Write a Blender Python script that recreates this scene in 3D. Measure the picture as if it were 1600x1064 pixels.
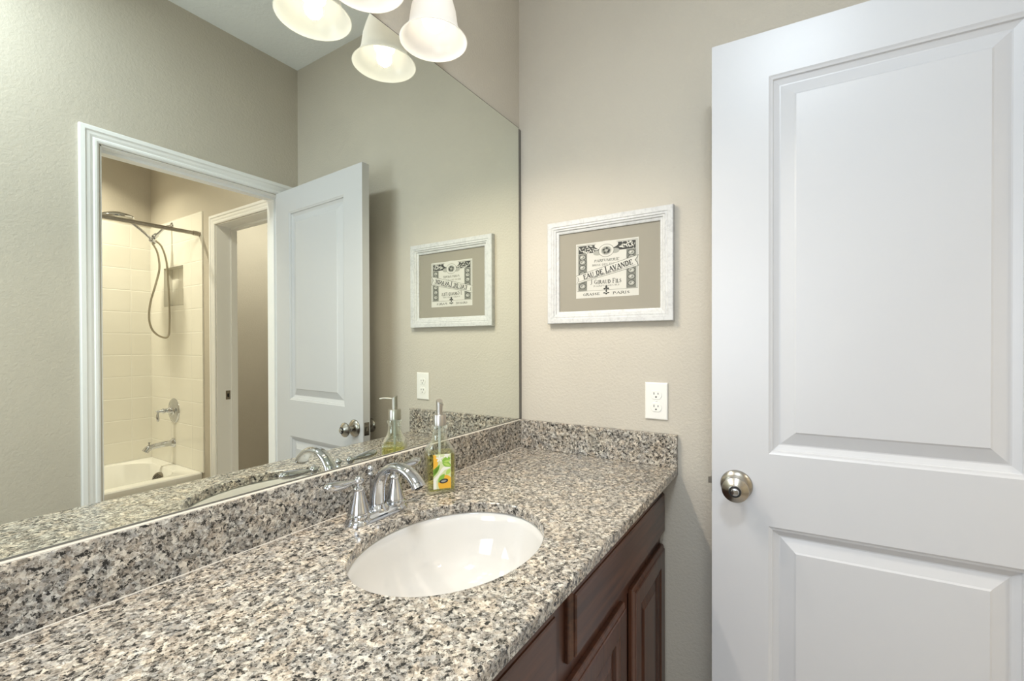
import bpy, bmesh, math, random
from mathutils import Vector, Matrix
from math import radians as R, sin, cos, pi

for o in list(bpy.data.objects):
    bpy.data.objects.remove(o, do_unlink=True)
SC = bpy.context.scene
COL = SC.collection
random.seed(7)

# ------------------------------------------------------------------ camera
# X runs along the mirror wall (corner with the end wall at X=0), the room is at Y<0, Z up from the floor
yaw, pit, rol = R(32.258), R(-0.34), R(-0.157)
fw = Vector((cos(yaw) * cos(pit), sin(yaw) * cos(pit), sin(pit)))
rt = Vector((sin(yaw), -cos(yaw), 0))
up = rt.cross(fw)
r2 = cos(rol) * rt + sin(rol) * up
u2 = -sin(rol) * rt + cos(rol) * up
cam = bpy.data.cameras.new('camera')
cam.sensor_width = 36
cam.lens = 703.51 / 1600 * 36
cam.shift_y = (541.47 - 532) / 1600
cam.clip_start = 0.02
co = bpy.data.objects.new('camera', cam)
COL.objects.link(co)
co.matrix_world = Matrix(((r2.x, u2.x, -fw.x, -1.4422), (r2.y, u2.y, -fw.y, -0.8758), (r2.z, u2.z, -fw.z, 1.2747), (0, 0, 0, 1)))
SC.camera = co

# ------------------------------------------------------------------ light and exposure
SC.view_settings.view_transform = 'Standard'
SC.view_settings.look = 'None'
SC.view_settings.gamma = 1
SC.view_settings.use_curve_mapping = False
SC.view_settings.exposure = 0.14
w = bpy.data.worlds.new('daylight')
SC.world = w
w.use_nodes = True
w.node_tree.nodes['Background'].inputs['Color'].default_value = (0.80, 0.90, 1.0, 1)
w.node_tree.nodes['Background'].inputs['Strength'].default_value = 1.0
SC.cycles.use_denoising = True
SC.cycles.max_bounces = 14
SC.cycles.diffuse_bounces = 6
SC.cycles.glossy_bounces = 8
SC.cycles.transmission_bounces = 12
SC.cycles.transparent_max_bounces = 24
SC.cycles.sample_clamp_indirect = 6
SC.cycles.caustics_reflective = True
SC.cycles.caustics_refractive = True

BULB, SHADE_GLOW, LAMP_W = 2.0, 0.12, 12.6


def area(name, loc, rot, sx, sy, power, col, spread=180):
    l = bpy.data.lights.new(name, 'AREA')
    l.shape = 'RECTANGLE'
    l.size, l.size_y = sx, sy
    l.energy = power
    l.color = col
    l.spread = R(spread)
    o = bpy.data.objects.new(name, l)
    o.location = loc
    o.rotation_euler = rot
    COL.objects.link(o)
    return o


# daylight through the window in the west wall (behind the camera, to the left)
area('window_daylight', (-2.16, -0.72, 1.38), (0, R(-90), 0), 0.95, 0.70, 11, (0.78, 0.88, 1.0))
# added unseen bounce fill in the vanity room, above and to the left of the camera
area('vanity_fill', (-1.45, -1.00, 2.70), (0, 0, 0), 0.30, 0.30, 20, (0.82, 0.92, 1.0))
# recessed ceiling light over the bathtub and an added, unseen fill light behind the second doorway
dl = bpy.data.lights.new('tub_downlight', 'AREA')
dl.shape = 'DISK'; dl.size = 0.10; dl.energy = 17; dl.color = (1.0, 0.91, 0.75); dl.spread = R(125)
dlo = bpy.data.objects.new('tub_downlight', dl); dlo.location = (-0.67, -2.95, 2.725); COL.objects.link(dlo)
area('hall_fill', (0.75, -2.6, 2.70), (0, 0, 0), 0.3, 0.3, 19, (1.0, 0.96, 0.87))
area('bath_fill', (-0.75, -1.80, 2.70), (0, 0, 0), 0.25, 0.25, 8, (1.0, 0.95, 0.84))  # added fill to brighten casing and jamb, no such lamp seen

# ------------------------------------------------------------------ materials


def newmat(name):
    m = bpy.data.materials.new(name)
    m.use_nodes = True
    nt = m.node_tree
    b = nt.nodes['Principled BSDF']
    return m, nt, b


def pm(name, col, rough=0.5, metal=0.0, spec=None, trans=0.0, ior=1.45, coat=0.0):
    m, nt, b = newmat(name)
    b.inputs['Base Color'].default_value = (*col, 1)
    b.inputs['Roughness'].default_value = rough
    b.inputs['Metallic'].default_value = metal
    b.inputs['IOR'].default_value = ior
    b.inputs['Transmission Weight'].default_value = trans
    b.inputs['Coat Weight'].default_value = coat
    if spec is not None:
        b.inputs['Specular IOR Level'].default_value = spec
    return m


def N(nt, t, **k):
    n = nt.nodes.new(t)
    for a, v in k.items():
        if hasattr(n, a):
            setattr(n, a, v)
        else:
            n.inputs[a].default_value = v
    return n


def ramp(nt, stops, interp='LINEAR'):
    n = nt.nodes.new('ShaderNodeValToRGB')
    cr = n.color_ramp
    cr.interpolation = interp
    while len(cr.elements) < len(stops):
        cr.elements.new(0.5)
    for e, (p, c) in zip(cr.elements, stops):
        e.position = p
        e.color = (*c, 1)
    return n


def mapping(nt, scale=(1, 1, 1), rot=(0, 0, 0)):
    tc = nt.nodes.new('ShaderNodeTexCoord')
    mp = nt.nodes.new('ShaderNodeMapping')
    mp.inputs['Scale'].default_value = scale
    mp.inputs['Rotation'].default_value = rot
    nt.links.new(tc.outputs['Object'], mp.inputs['Vector'])
    return mp


def plaster(name, col, rough=0.75, scale=120, strength=0.22, dist=0.003):
    m, nt, b = newmat(name)
    L = nt.links
    b.inputs['Roughness'].default_value = rough
    b.inputs['Specular IOR Level'].default_value = 0.3
    mp = mapping(nt)
    n1 = N(nt, 'ShaderNodeTexNoise', Scale=scale, Detail=3.0, Roughness=0.55)
    n2 = N(nt, 'ShaderNodeTexNoise', Scale=2.2, Detail=2.0)
    L.new(mp.outputs[0], n1.inputs['Vector']); L.new(mp.outputs[0], n2.inputs['Vector'])
    r = ramp(nt, [(0.36, (0, 0, 0)), (0.66, (1, 1, 1))])
    L.new(n1.outputs['Fac'], r.inputs[0])
    bp = N(nt, 'ShaderNodeBump', Strength=strength, Distance=dist)
    L.new(r.outputs[0], bp.inputs['Height'])
    L.new(bp.outputs[0], b.inputs['Normal'])
    c = ramp(nt, [(0.3, tuple(x * 0.96 for x in col)), (0.7, tuple(min(1, x * 1.03) for x in col))])
    L.new(n2.outputs['Fac'], c.inputs[0])
    L.new(c.outputs[0], b.inputs['Base Color'])
    return m


def granite(name):
    m, nt, b = newmat(name)
    L = nt.links
    mp = mapping(nt)
    nz = N(nt, 'ShaderNodeTexNoise', Scale=230.0, Detail=3.0, Roughness=0.6)
    L.new(mp.outputs[0], nz.inputs['Vector'])
    sub = N(nt, 'ShaderNodeVectorMath', operation='SUBTRACT'); sub.inputs[1].default_value = (0.5, 0.5, 0.5)
    L.new(nz.outputs['Color'], sub.inputs[0])
    sc = N(nt, 'ShaderNodeVectorMath', operation='SCALE'); sc.inputs['Scale'].default_value = 0.0085
    L.new(sub.outputs[0], sc.inputs[0])
    ad = N(nt, 'ShaderNodeVectorMath', operation='ADD')
    L.new(mp.outputs[0], ad.inputs[0]); L.new(sc.outputs[0], ad.inputs[1])
    v1 = N(nt, 'ShaderNodeTexVoronoi', Scale=165.0)      # mineral grains about 6 mm
    v2 = N(nt, 'ShaderNodeTexVoronoi', Scale=380.0)      # fine flecks
    v3 = N(nt, 'ShaderNodeTexVoronoi', Scale=44.0)       # cloudy patches
    for v in (v1, v2, v3):
        L.new(ad.outputs[0], v.inputs['Vector'])
    s1 = N(nt, 'ShaderNodeSeparateColor'); L.new(v1.outputs['Color'], s1.inputs[0])
    s2 = N(nt, 'ShaderNodeSeparateColor'); L.new(v2.outputs['Color'], s2.inputs[0])
    s3 = N(nt, 'ShaderNodeSeparateColor'); L.new(v3.outputs['Color'], s3.inputs[0])
    base = ramp(nt, [(0.0, (0.018, 0.017, 0.017)), (0.17, (0.07, 0.063, 0.058)), (0.28, (0.23, 0.195, 0.165)), (0.44, (0.40, 0.355, 0.305)),
                     (0.60, (0.56, 0.52, 0.465)), (0.74, (0.32, 0.305, 0.29)), (0.88, (0.72, 0.675, 0.61))], 'CONSTANT')
    L.new(s1.outputs[0], base.inputs[0])
    fine = ramp(nt, [(0.0, (0.018, 0.017, 0.017)), (0.20, (0.19, 0.168, 0.148)), (0.32, (0.43, 0.388, 0.343)), (0.62, (0.57, 0.535, 0.49)), (0.9, (0.72, 0.69, 0.65))], 'CONSTANT')
    L.new(s2.outputs[1], fine.inputs[0])
    mx = N(nt, 'ShaderNodeMix', data_type='RGBA'); mx.inputs['Factor'].default_value = 0.42
    L.new(base.outputs[0], mx.inputs['A']); L.new(fine.outputs[0], mx.inputs['B'])
    # clusters of black mica
    blk = N(nt, 'ShaderNodeTexNoise', Scale=105.0, Detail=4.0, Roughness=0.62)
    L.new(ad.outputs[0], blk.inputs['Vector'])
    br = ramp(nt, [(0.0, (0, 0, 0)), (0.572, (0, 0, 0)), (0.60, (1, 1, 1))])
    L.new(blk.outputs['Fac'], br.inputs[0])
    mx2 = N(nt, 'ShaderNodeMix', data_type='RGBA')
    L.new(br.outputs[0], mx2.inputs['Factor'])
    L.new(mx.outputs['Result'], mx2.inputs['A']); mx2.inputs['B'].default_value = (0.022, 0.021, 0.021, 1)
    # warm / grey clouds
    cl = ramp(nt, [(0.0, (0.76, 0.76, 0.745)), (0.4, (0.94, 0.92, 0.87)), (0.75, (1.04, 0.97, 0.87)), (1.0, (0.93, 0.94, 0.93))])
    L.new(s3.outputs[2], cl.inputs[0])
    mu = N(nt, 'ShaderNodeMix', data_type='RGBA', blend_type='MULTIPLY'); mu.inputs['Factor'].default_value = 1
    L.new(mx2.outputs['Result'], mu.inputs['A']); L.new(cl.outputs[0], mu.inputs['B'])
    L.new(mu.outputs['Result'], b.inputs['Base Color'])
    b.inputs['Roughness'].default_value = 0.16
    b.inputs['Specular IOR Level'].default_value = 0.5
    return m


def wood(name, c0, c1, axis='z'):
    m, nt, b = newmat(name)
    L = nt.links
    s = {'z': (60, 60, 3.2), 'x': (3.2, 60, 60)}[axis]
    mp = mapping(nt, s)
    n1 = N(nt, 'ShaderNodeTexNoise', Scale=1.0, Detail=5.0, Roughness=0.6, Distortion=0.6)
    L.new(mp.outputs[0], n1.inputs['Vector'])
    c = ramp(nt, [(0.32, c0), (0.68, c1)])
    L.new(n1.outputs['Fac'], c.inputs[0])
    L.new(c.outputs[0], b.inputs['Base Color'])
    b.inputs['Roughness'].default_value = 0.36
    b.inputs['Coat Weight'].default_value = 0.25
    b.inputs['Coat Roughness'].default_value = 0.25
    bp = N(nt, 'ShaderNodeBump', Strength=0.05, Distance=0.001)
    L.new(n1.outputs['Fac'], bp.inputs['Height']); L.new(bp.outputs[0], b.inputs['Normal'])
    return m


def tile_mat(name, axis):
    # moulded tile surround: grooves every 159 mm up and every 330 mm across
    m, nt, b = newmat(name)
    L = nt.links
    geo = N(nt, 'ShaderNodeTexCoord')
    sp = N(nt, 'ShaderNodeSeparateXYZ'); L.new(geo.outputs['Object'], sp.inputs[0])

    def groove(src, period, off, wd):
        a = N(nt, 'ShaderNodeMath', operation='SUBTRACT'); L.new(src, a.inputs[0]); a.inputs[1].default_value = off
        d = N(nt, 'ShaderNodeMath', operation='DIVIDE'); L.new(a.outputs[0], d.inputs[0]); d.inputs[1].default_value = period
        f = N(nt, 'ShaderNodeMath', operation='PINGPONG'); L.new(d.outputs[0], f.inputs[0]); f.inputs[1].default_value = 0.5
        g = N(nt, 'ShaderNodeMapRange'); L.new(f.outputs[0], g.inputs[0])
        g.inputs[1].default_value = 0; g.inputs[2].default_value = wd / period
        g.interpolation_type = 'SMOOTHSTEP'
        return g.outputs[0]
    gz = groove(sp.outputs['Z'], 0.159, 1.995 - 10 * 0.159, 0.006)
    gh = groove(sp.outputs['X' if axis == 'x' else 'Y'], 0.33, -0.129 if axis == 'x' else -2.64, 0.006)
    mi = N(nt, 'ShaderNodeMath', operation='MINIMUM'); L.new(gz, mi.inputs[0]); L.new(gh, mi.inputs[1])
    c = ramp(nt, [(0.0, (0.86, 0.845, 0.79)), (0.6, (0.80, 0.775, 0.70))])  # lighter groove colour paints in the highlights along the tile lines
    L.new(mi.outputs[0], c.inputs[0]); L.new(c.outputs[0], b.inputs['Base Color'])
    bp = N(nt, 'ShaderNodeBump', Strength=0.35, Distance=0.003)
    L.new(mi.outputs[0], bp.inputs['Height']); L.new(bp.outputs[0], b.inputs['Normal'])
    b.inputs['Roughness'].default_value = 0.13
    return m


def frame_paint(name):
    m, nt, b = newmat(name)
    L = nt.links
    mp = mapping(nt, (30, 30, 30))
    n1 = N(nt, 'ShaderNodeTexNoise', Scale=1.6, Detail=6.0, Roughness=0.7, Distortion=1.5)
    L.new(mp.outputs[0], n1.inputs['Vector'])
    c = ramp(nt, [(0.30, (0.44, 0.435, 0.43)), (0.50, (0.56, 0.555, 0.545)), (0.75, (0.62, 0.615, 0.60))])
    L.new(n1.outputs['Fac'], c.inputs[0]); L.new(c.outputs[0], b.inputs['Base Color'])
    b.inputs['Roughness'].default_value = 0.5
    return m


def emit_mat(name, col, s):
    m, nt, b = newmat(name)
    b.inputs['Base Color'].default_value = (*col, 1)
    b.inputs['Emission Color'].default_value = (*col, 1)
    b.inputs['Emission Strength'].default_value = s
    return m


def thin_glass(name, col, fac=0.10, rough=0.0):
    # thin clear glass: straight-through transparency with a fresnel reflection
    m = bpy.data.materials.new(name)
    m.use_nodes = True
    nt = m.node_tree
    nt.nodes.clear()
    L = nt.links
    out = nt.nodes.new('ShaderNodeOutputMaterial')
    tr = N(nt, 'ShaderNodeBsdfTransparent', Color=(*col, 1))
    gl = N(nt, 'ShaderNodeBsdfGlossy', Color=(1, 1, 1, 1), Roughness=rough)
    lw = N(nt, 'ShaderNodeLayerWeight', Blend=fac)
    mx = nt.nodes.new('ShaderNodeMixShader')
    L.new(lw.outputs['Facing'], mx.inputs[0]); L.new(tr.outputs[0], mx.inputs[1]); L.new(gl.outputs[0], mx.inputs[2])
    L.new(mx.outputs[0], out.inputs['Surface'])
    return m


def shade_glass(name):
    m = bpy.data.materials.new(name)
    m.use_nodes = True
    nt = m.node_tree
    nt.nodes.clear()
    L = nt.links
    out = nt.nodes.new('ShaderNodeOutputMaterial')
    df = N(nt, 'ShaderNodeBsdfDiffuse', Color=(0.74, 0.73, 0.71, 1))
    tr = N(nt, 'ShaderNodeBsdfTranslucent', Color=(0.90, 0.88, 0.84, 1))
    gl = N(nt, 'ShaderNodeBsdfGlossy', Color=(1, 1, 1, 1), Roughness=0.25)
    em = N(nt, 'ShaderNodeEmission', Color=(1.0, 0.93, 0.84, 1), Strength=SHADE_GLOW)
    m1 = nt.nodes.new('ShaderNodeMixShader'); m1.inputs[0].default_value = 0.34
    L.new(df.outputs[0], m1.inputs[1]); L.new(tr.outputs[0], m1.inputs[2])
    m2 = nt.nodes.new('ShaderNodeMixShader'); m2.inputs[0].default_value = 0.04
    L.new(m1.outputs[0], m2.inputs[1]); L.new(gl.outputs[0], m2.inputs[2])
    ad = nt.nodes.new('ShaderNodeAddShader')
    L.new(m2.outputs[0], ad.inputs[0]); L.new(em.outputs[0], ad.inputs[1])
    L.new(ad.outputs[0], out.inputs['Surface'])
    return m


WALLC = (0.53, 0.485, 0.413)
M = dict(
    wall=plaster('greige_plaster', WALLC),
    ceil=plaster('ceiling_paint', (0.84, 0.86, 0.86), 0.85, 60, 0.25, 0.003),
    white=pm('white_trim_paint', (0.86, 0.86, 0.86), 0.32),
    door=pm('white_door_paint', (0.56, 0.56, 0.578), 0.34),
    floor=pm('floor_tile', (0.50, 0.46, 0.41), 0.4),
    granite=granite('speckled_granite'),
    caulk=pm('cream_caulk', (0.58, 0.53, 0.46), 0.5),
    woodv=wood('dark_cherry_wood', (0.034, 0.0105, 0.0052), (0.094, 0.033, 0.0155), 'z'),
    woodh=wood('dark_cherry_wood_horizontal', (0.034, 0.0105, 0.0052), (0.094, 0.033, 0.0155), 'x'),
    mirror=pm('mirror_silver', (0.83, 0.865, 0.80), 0.0, 1.0),
    edge_gap_shade=pm('edge_and_gap_shade_grey', (0.13, 0.125, 0.11), 0.35),
    china=pm('white_china', (0.66, 0.635, 0.60), 0.07, coat=0.5),
    tub=pm('white_enamel', (0.83, 0.82, 0.78), 0.12, coat=0.3),
    chrome=pm('polished_chrome', (0.60, 0.61, 0.63), 0.035, 1.0),
    nickel=pm('brushed_nickel', (0.38, 0.355, 0.315), 0.27, 1.0),
    steel=pm('satin_steel', (0.50, 0.47, 0.43), 0.33, 1.0),
    dark=pm('dark_slot', (0.015, 0.014, 0.013), 0.6),
    plate=pm('white_plastic', (0.80, 0.78, 0.73), 0.35),
    bulb=emit_mat('bulb_glass', (1.0, 0.90, 0.76), BULB),
    shade=shade_glass('frosted_glass'),
    glass=thin_glass('clear_glass', (0.96, 0.975, 0.96), 0.24),
    soap=thin_glass('yellow_soap', (0.975, 0.95, 0.60), 0.10),
    tube=pm('clear_plastic', (0.85, 0.87, 0.83), 0.15, trans=0.5),
    frame=frame_paint('whitewashed_wood'),
    mat=pm('greige_mat_board', (0.29, 0.265, 0.215), 0.9),
    paper=pm('cream_paper', (0.56, 0.54, 0.485), 0.85),
    ink=pm('dark_ink', (0.045, 0.045, 0.04), 0.8),
    grey=pm('mid_grey_ink', (0.17, 0.17, 0.145), 0.8),
    lgrey=pm('light_grey_ink', (0.33, 0.325, 0.285), 0.8),
    lab_w=pm('label_white', (0.80, 0.78, 0.68), 0.5),
    lab_g=pm('label_green', (0.22, 0.42, 0.05), 0.5),
    lab_g2=pm('label_light_green', (0.42, 0.58, 0.12), 0.5),
    lab_o=pm('label_orange', (0.78, 0.42, 0.04), 0.5),
    lab_y=pm('label_pale_green', (0.60, 0.64, 0.36), 0.5),
    lab_d=pm('label_dark', (0.03, 0.025, 0.03), 0.5),
    tilex=tile_mat('cream_tile_back', 'x'),
    tiley=tile_mat('cream_tile_side', 'y'),
    hose=pm('metal_hose', (0.50, 0.46, 0.38), 0.35, 1.0),
)

# ------------------------------------------------------------------ mesh helpers


class MB:
    def __init__(s):
        s.bm = bmesh.new()

    def face(s, pts, mi=0, smooth=False):
        f = s.bm.faces.new([s.bm.verts.new(p) for p in pts])
        f.material_index = mi
        f.smooth = smooth
        return f

    def box(s, x0, x1, y0, y1, z0, z1, mi=0):
        v = [s.bm.verts.new(p) for p in ((x0, y0, z0), (x1, y0, z0), (x1, y1, z0), (x0, y1, z0), (x0, y0, z1), (x1, y0, z1), (x1, y1, z1), (x0, y1, z1))]
        for q in ((3, 2, 1, 0), (4, 5, 6, 7), (0, 1, 5, 4), (1, 2, 6, 5), (2, 3, 7, 6), (3, 0, 4, 7)):
            s.bm.faces.new([v[i] for i in q]).material_index = mi
        return s

    def loft(s, rings, cap0=True, cap1=True, mi=0, smooth=True, closed=True):
        vr = [[s.bm.verts.new(p) for p in r] for r in rings]
        n = len(vr[0])
        for a, b in zip(vr[:-1], vr[1:]):
            for i in range(n if closed else n - 1):
                j = (i + 1) % n
                f = s.bm.faces.new((a[i], a[j], b[j], b[i])); f.material_index = mi; f.smooth = smooth
        if cap0:
            f = s.bm.faces.new(vr[0][::-1]); f.material_index = mi
        if cap1:
            f = s.bm.faces.new(vr[-1]); f.material_index = mi
        return s

    def lathe(s, prof, seg=32, M4=None, mi=0, cap0=True, cap1=True):
        # prof: (radius, height) along local z
        M4 = M4 or Matrix()
        rings = []
        for r, h in prof:
            r = max(r, 1e-5)
            rings.append([M4 @ Vector((r * cos(2 * pi * i / seg), r * sin(2 * pi * i / seg), h)) for i in range(seg)])
        return s.loft(rings, cap0, cap1, mi)

    def sweep(s, pts, rad, seg=16, flat=None, side=None, mi=0):
        # tube along pts; rad number or list; flat: list of radii along 'side' direction
        P = [Vector(p) for p in pts]
        n = len(P)
        if not isinstance(rad, (list, tuple)):
            rad = [rad] * n
        rings = []
        T0 = (P[1] - P[0]).normalized()
        ref = Vector(side) if side else (Vector((0, 0, 1)) if abs(T0.z) < 0.9 else Vector((1, 0, 0)))
        U = (ref - T0 * ref.dot(T0)).normalized()
        for i in range(n):
            T = (P[min(i + 1, n - 1)] - P[max(i - 1, 0)]).normalized()
            U = (U - T * U.dot(T)).normalized()
            V = T.cross(U)
            ru = flat[i] if flat else rad[i]
            rings.append([P[i] + U * ru * cos(2 * pi * k / seg) + V * rad[i] * sin(2 * pi * k / seg) for k in range(seg)])
        return s.loft(rings, True, True, mi)

    def sphere(s, c, r, seg=24, rings=14, sc=(1, 1, 1), mi=0):
        c = Vector(c)
        rr = []
        for j in range(rings + 1):
            t = -pi / 2 + pi * j / rings
            q = max(cos(t), 1e-4)
            rr.append([c + Vector((r * sc[0] * q * cos(2 * pi * i / seg), r * sc[1] * q * sin(2 * pi * i / seg), r * sc[2] * sin(t))) for i in range(seg)])
        return s.loft(rr, True, True, mi)

    def grid_slab(s, us, vs, holes, t0, t1, fn):
        """slab with rectangular holes: us, vs cut lists; holes set of (i,j) cells left out; fn(u,v,t)->point"""
        for t, flip in ((t0, False), (t1, True)):
            for i in range(len(us) - 1):
                for j in range(len(vs) - 1):
                    if (i, j) in holes:
                        continue
                    q = [fn(us[i], vs[j], t), fn(us[i + 1], vs[j], t), fn(us[i + 1], vs[j + 1], t), fn(us[i], vs[j + 1], t)]
                    s.face(q[::-1] if flip else q)
        full = lambda i, j: 0 <= i < len(us) - 1 and 0 <= j < len(vs) - 1 and (i, j) not in holes
        for i in range(-1, len(us) - 1):
            for j in range(len(vs) - 1):
                if full(i, j) != full(i + 1, j):
                    u = us[i + 1]
                    s.face([fn(u, vs[j], t0), fn(u, vs[j], t1), fn(u, vs[j + 1], t1), fn(u, vs[j + 1], t0)])
        for j in range(-1, len(vs) - 1):
            for i in range(len(us) - 1):
                if full(i, j) != full(i, j + 1):
                    v = vs[j + 1]
                    s.face([fn(us[i], v, t0), fn(us[i], v, t1), fn(us[i + 1], v, t1), fn(us[i + 1], v, t0)])
        return s

    def frame_rings(s, rect, prof, fn, close=True, mi=0):
        """concentric rectangle rings: prof list of (inset, height); fn(u,v,h)->point; last ring closed by a face"""
        u0, u1, v0, v1 = rect
        rr = []
        for ins, h in prof:
            rr.append([s.bm.verts.new(fn(a, b, h)) for a, b in ((u0 + ins, v0 + ins), (u1 - ins, v0 + ins), (u1 - ins, v1 - ins), (u0 + ins, v1 - ins))])
        for a, b in zip(rr[:-1], rr[1:]):
            for i in range(4):
                j = (i + 1) % 4
                s.bm.faces.new((a[i], a[j], b[j], b[i])).material_index = mi
        if close:
            s.bm.faces.new(rr[-1]).material_index = mi
        return s

    def build(s, name, mats, parent=None, bevel=0, angle=None, kind=None, seg=2, weld=True):
        if weld:
            bmesh.ops.remove_doubles(s.bm, verts=s.bm.verts, dist=1e-6)
        bmesh.ops.recalc_face_normals(s.bm, faces=s.bm.faces)
        me = bpy.data.meshes.new(name)
        s.bm.to_mesh(me)
        s.bm.free()
        for m in (mats if isinstance(mats, (list, tuple)) else [mats]):
            me.materials.append(m)
        if angle is not None:
            for p in me.polygons:
                p.use_smooth = True
            me.set_sharp_from_angle(angle=R(angle))
        o = bpy.data.objects.new(name, me)
        COL.objects.link(o)
        if bevel:
            bv = o.modifiers.new('bevel', 'BEVEL')
            bv.width = bevel; bv.segments = seg; bv.limit_method = 'ANGLE'; bv.angle_limit = R(40)
            bv.harden_normals = False
        if parent is not None:
            o.parent = parent
        if kind:
            o['kind'] = kind
        return o


def empty(name, loc=(0, 0, 0), rz=0):
    o = bpy.data.objects.new(name, None)
    o.empty_display_size = 0.05
    o.location = loc
    o.rotation_euler = (0, 0, rz)
    COL.objects.link(o)
    return o


def tag(o, label, cat, group=None):
    o['label'] = label
    o['category'] = cat
    if group:
        o['group'] = group
    return o


def axis_matrix(origin, direction):
    d = Vector(direction).normalized()
    q = Vector((0, 0, 1)).rotation_difference(d)
    return Matrix.Translation(Vector(origin)) @ q.to_matrix().to_4x4()


def bez(p0, p1, p2, p3, n):
    P = [Vector(p) for p in (p0, p1, p2, p3)]
    return [P[0] * (1 - t) ** 3 + P[1] * 3 * t * (1 - t) ** 2 + P[2] * 3 * t * t * (1 - t) + P[3] * t ** 3 for t in [i / n for i in range(n + 1)]]


def catmull(pts, n=8):
    P = [Vector(p) for p in pts]
    P = [P[0] * 2 - P[1]] + P + [P[-1] * 2 - P[-2]]
    out = []
    for i in range(1, len(P) - 2):
        a, b, c, d = P[i - 1:i + 3]
        for k in range(n):
            t = k / n
            out.append(0.5 * ((2 * b) + (c - a) * t + (2 * a - 5 * b + 4 * c - d) * t * t + (3 * b - a - 3 * c + d) * t ** 3))
    out.append(P[-2])
    return out


# ------------------------------------------------------------------ room shell
D = 1.4124            # mirror wall to doorway wall
CZ = 2.748            # ceiling
XW = -2.10            # west wall
YB = -3.31            # back wall of the tub room
NICHE = (-3.065, -2.755, 1.555, 1.832)

MB().box(XW - 0.12, 1.42, YB - 0.12, 0.12, -0.1, 0).build('floor', M['floor'], kind='structure')
MB().box(XW - 0.12, 1.42, YB - 0.12, 0.12, CZ, CZ + 0.1).build('ceiling', M['ceil'], kind='structure')
MB().box(XW - 0.12, 0.12, 0.0, 0.12, 0, CZ).build('wall_north', M['wall'], kind='structure')
# end wall, with the second doorway and the recess of the shower niche
ys = [YB - 0.12, NICHE[0], NICHE[1], -2.305, -1.60, 0.0]
zs = [0, NICHE[2], NICHE[3], 2.047, CZ]
MB().grid_slab(ys, zs, {(1, 1), (3, 0), (3, 1), (3, 2)}, 0.0, 0.12, lambda u, v, t: (t, u, v)).build('wall_east', M['wall'], kind='structure')
# doorway wall
xs = [XW - 0.12, -0.817, -0.097, 0.0]
MB().grid_slab(xs, [0, 2.047, CZ], {(1, 0)}, -D, -D - 0.118, lambda u, v, t: (u, t, v)).build('wall_south', M['wall'], kind='structure')
# west wall with the window opening
MB().grid_slab([-D - 0.118, -1.10, -0.34, 0.0], [0, 0.88, 1.88, CZ], {(1, 1)}, XW, XW - 0.12, lambda u, v, t: (t, u, v)).build('wall_west', M['wall'], kind='structure')
win = MB()
win.frame_rings((-1.10, -0.34, 0.88, 1.88), [(0, 0), (0, 0.03), (0.05, 0.03), (0.05, 0)], lambda u, v, h: (XW - 0.09 + h, u, v), close=False)
win.box(XW - 0.085, XW - 0.065, -1.05, -0.39, 1.37, 1.39)
win.build('window_1', M['white'], kind='structure')
MB().box(-1.60, 0.12, YB - 0.12, YB, 0, CZ).build('wall_tub_back', M['wall'], kind='structure')
MB().box(-1.66, -1.54, YB, -D - 0.118, 0, CZ).build('wall_tub_west', M['wall'], kind='structure')
# hall seen through the second doorway
MB().box(1.30, 1.42, YB - 0.12, -1.0, 0, CZ).build('wall_hall_east', M['wall'], kind='structure')
MB().box(0.12, 1.30, -1.12, -1.0, 0, CZ).build('wall_hall_north', M['wall'], kind='structure')
MB().box(0.12, 1.30, YB - 0.12, YB, 0, CZ).build('wall_hall_south', M['wall'], kind='structure')
MB().box(0.0, 0.012, -D + 0.0, -0.535, 0, 0.083).build('baseboard_east', M['white'], kind='structure', bevel=0.003)
b_ = MB(); b_.box(-0.012, 0.0, -1.33, -0.6, 0, 0.083)
b_.build('baseboard_end', M['white'], kind='structure', bevel=0.003)
bpy.data.objects.remove(bpy.data.objects['baseboard_east'], do_unlink=True)

# casing profile: (distance from the opening edge outwards, projection from the wall)
CASP = [(0.0, 0.0), (0.0, 0.008), (0.006, 0.011), (0.013, 0.011), (0.017, 0.008), (0.026, 0.012), (0.036, 0.013), (0.041, 0.017), (0.054, 0.017), (0.057, 0.014), (0.057, 0.0)]


def casing(name, u0, u1, zt, fn):
    """three-sided door casing around an opening u0..u1 up to zt; fn(u,z,h)"""
    mb = MB()
    cols = []
    for d, h in CASP:
        cols.append([fn(u0 - d, 0, h), fn(u0 - d, zt + d, h), fn(u1 + d, zt + d, h), fn(u1 + d, 0, h)])
    for a, b in zip(cols[:-1], cols[1:]):
        for i in range(3):
            mb.face([a[i], a[i + 1], b[i + 1], b[i]])
    mb.face([c[0] for c in cols]); mb.face([c[3] for c in cols][::-1])
    return mb.build(name, M['white'], kind='structure')


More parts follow.
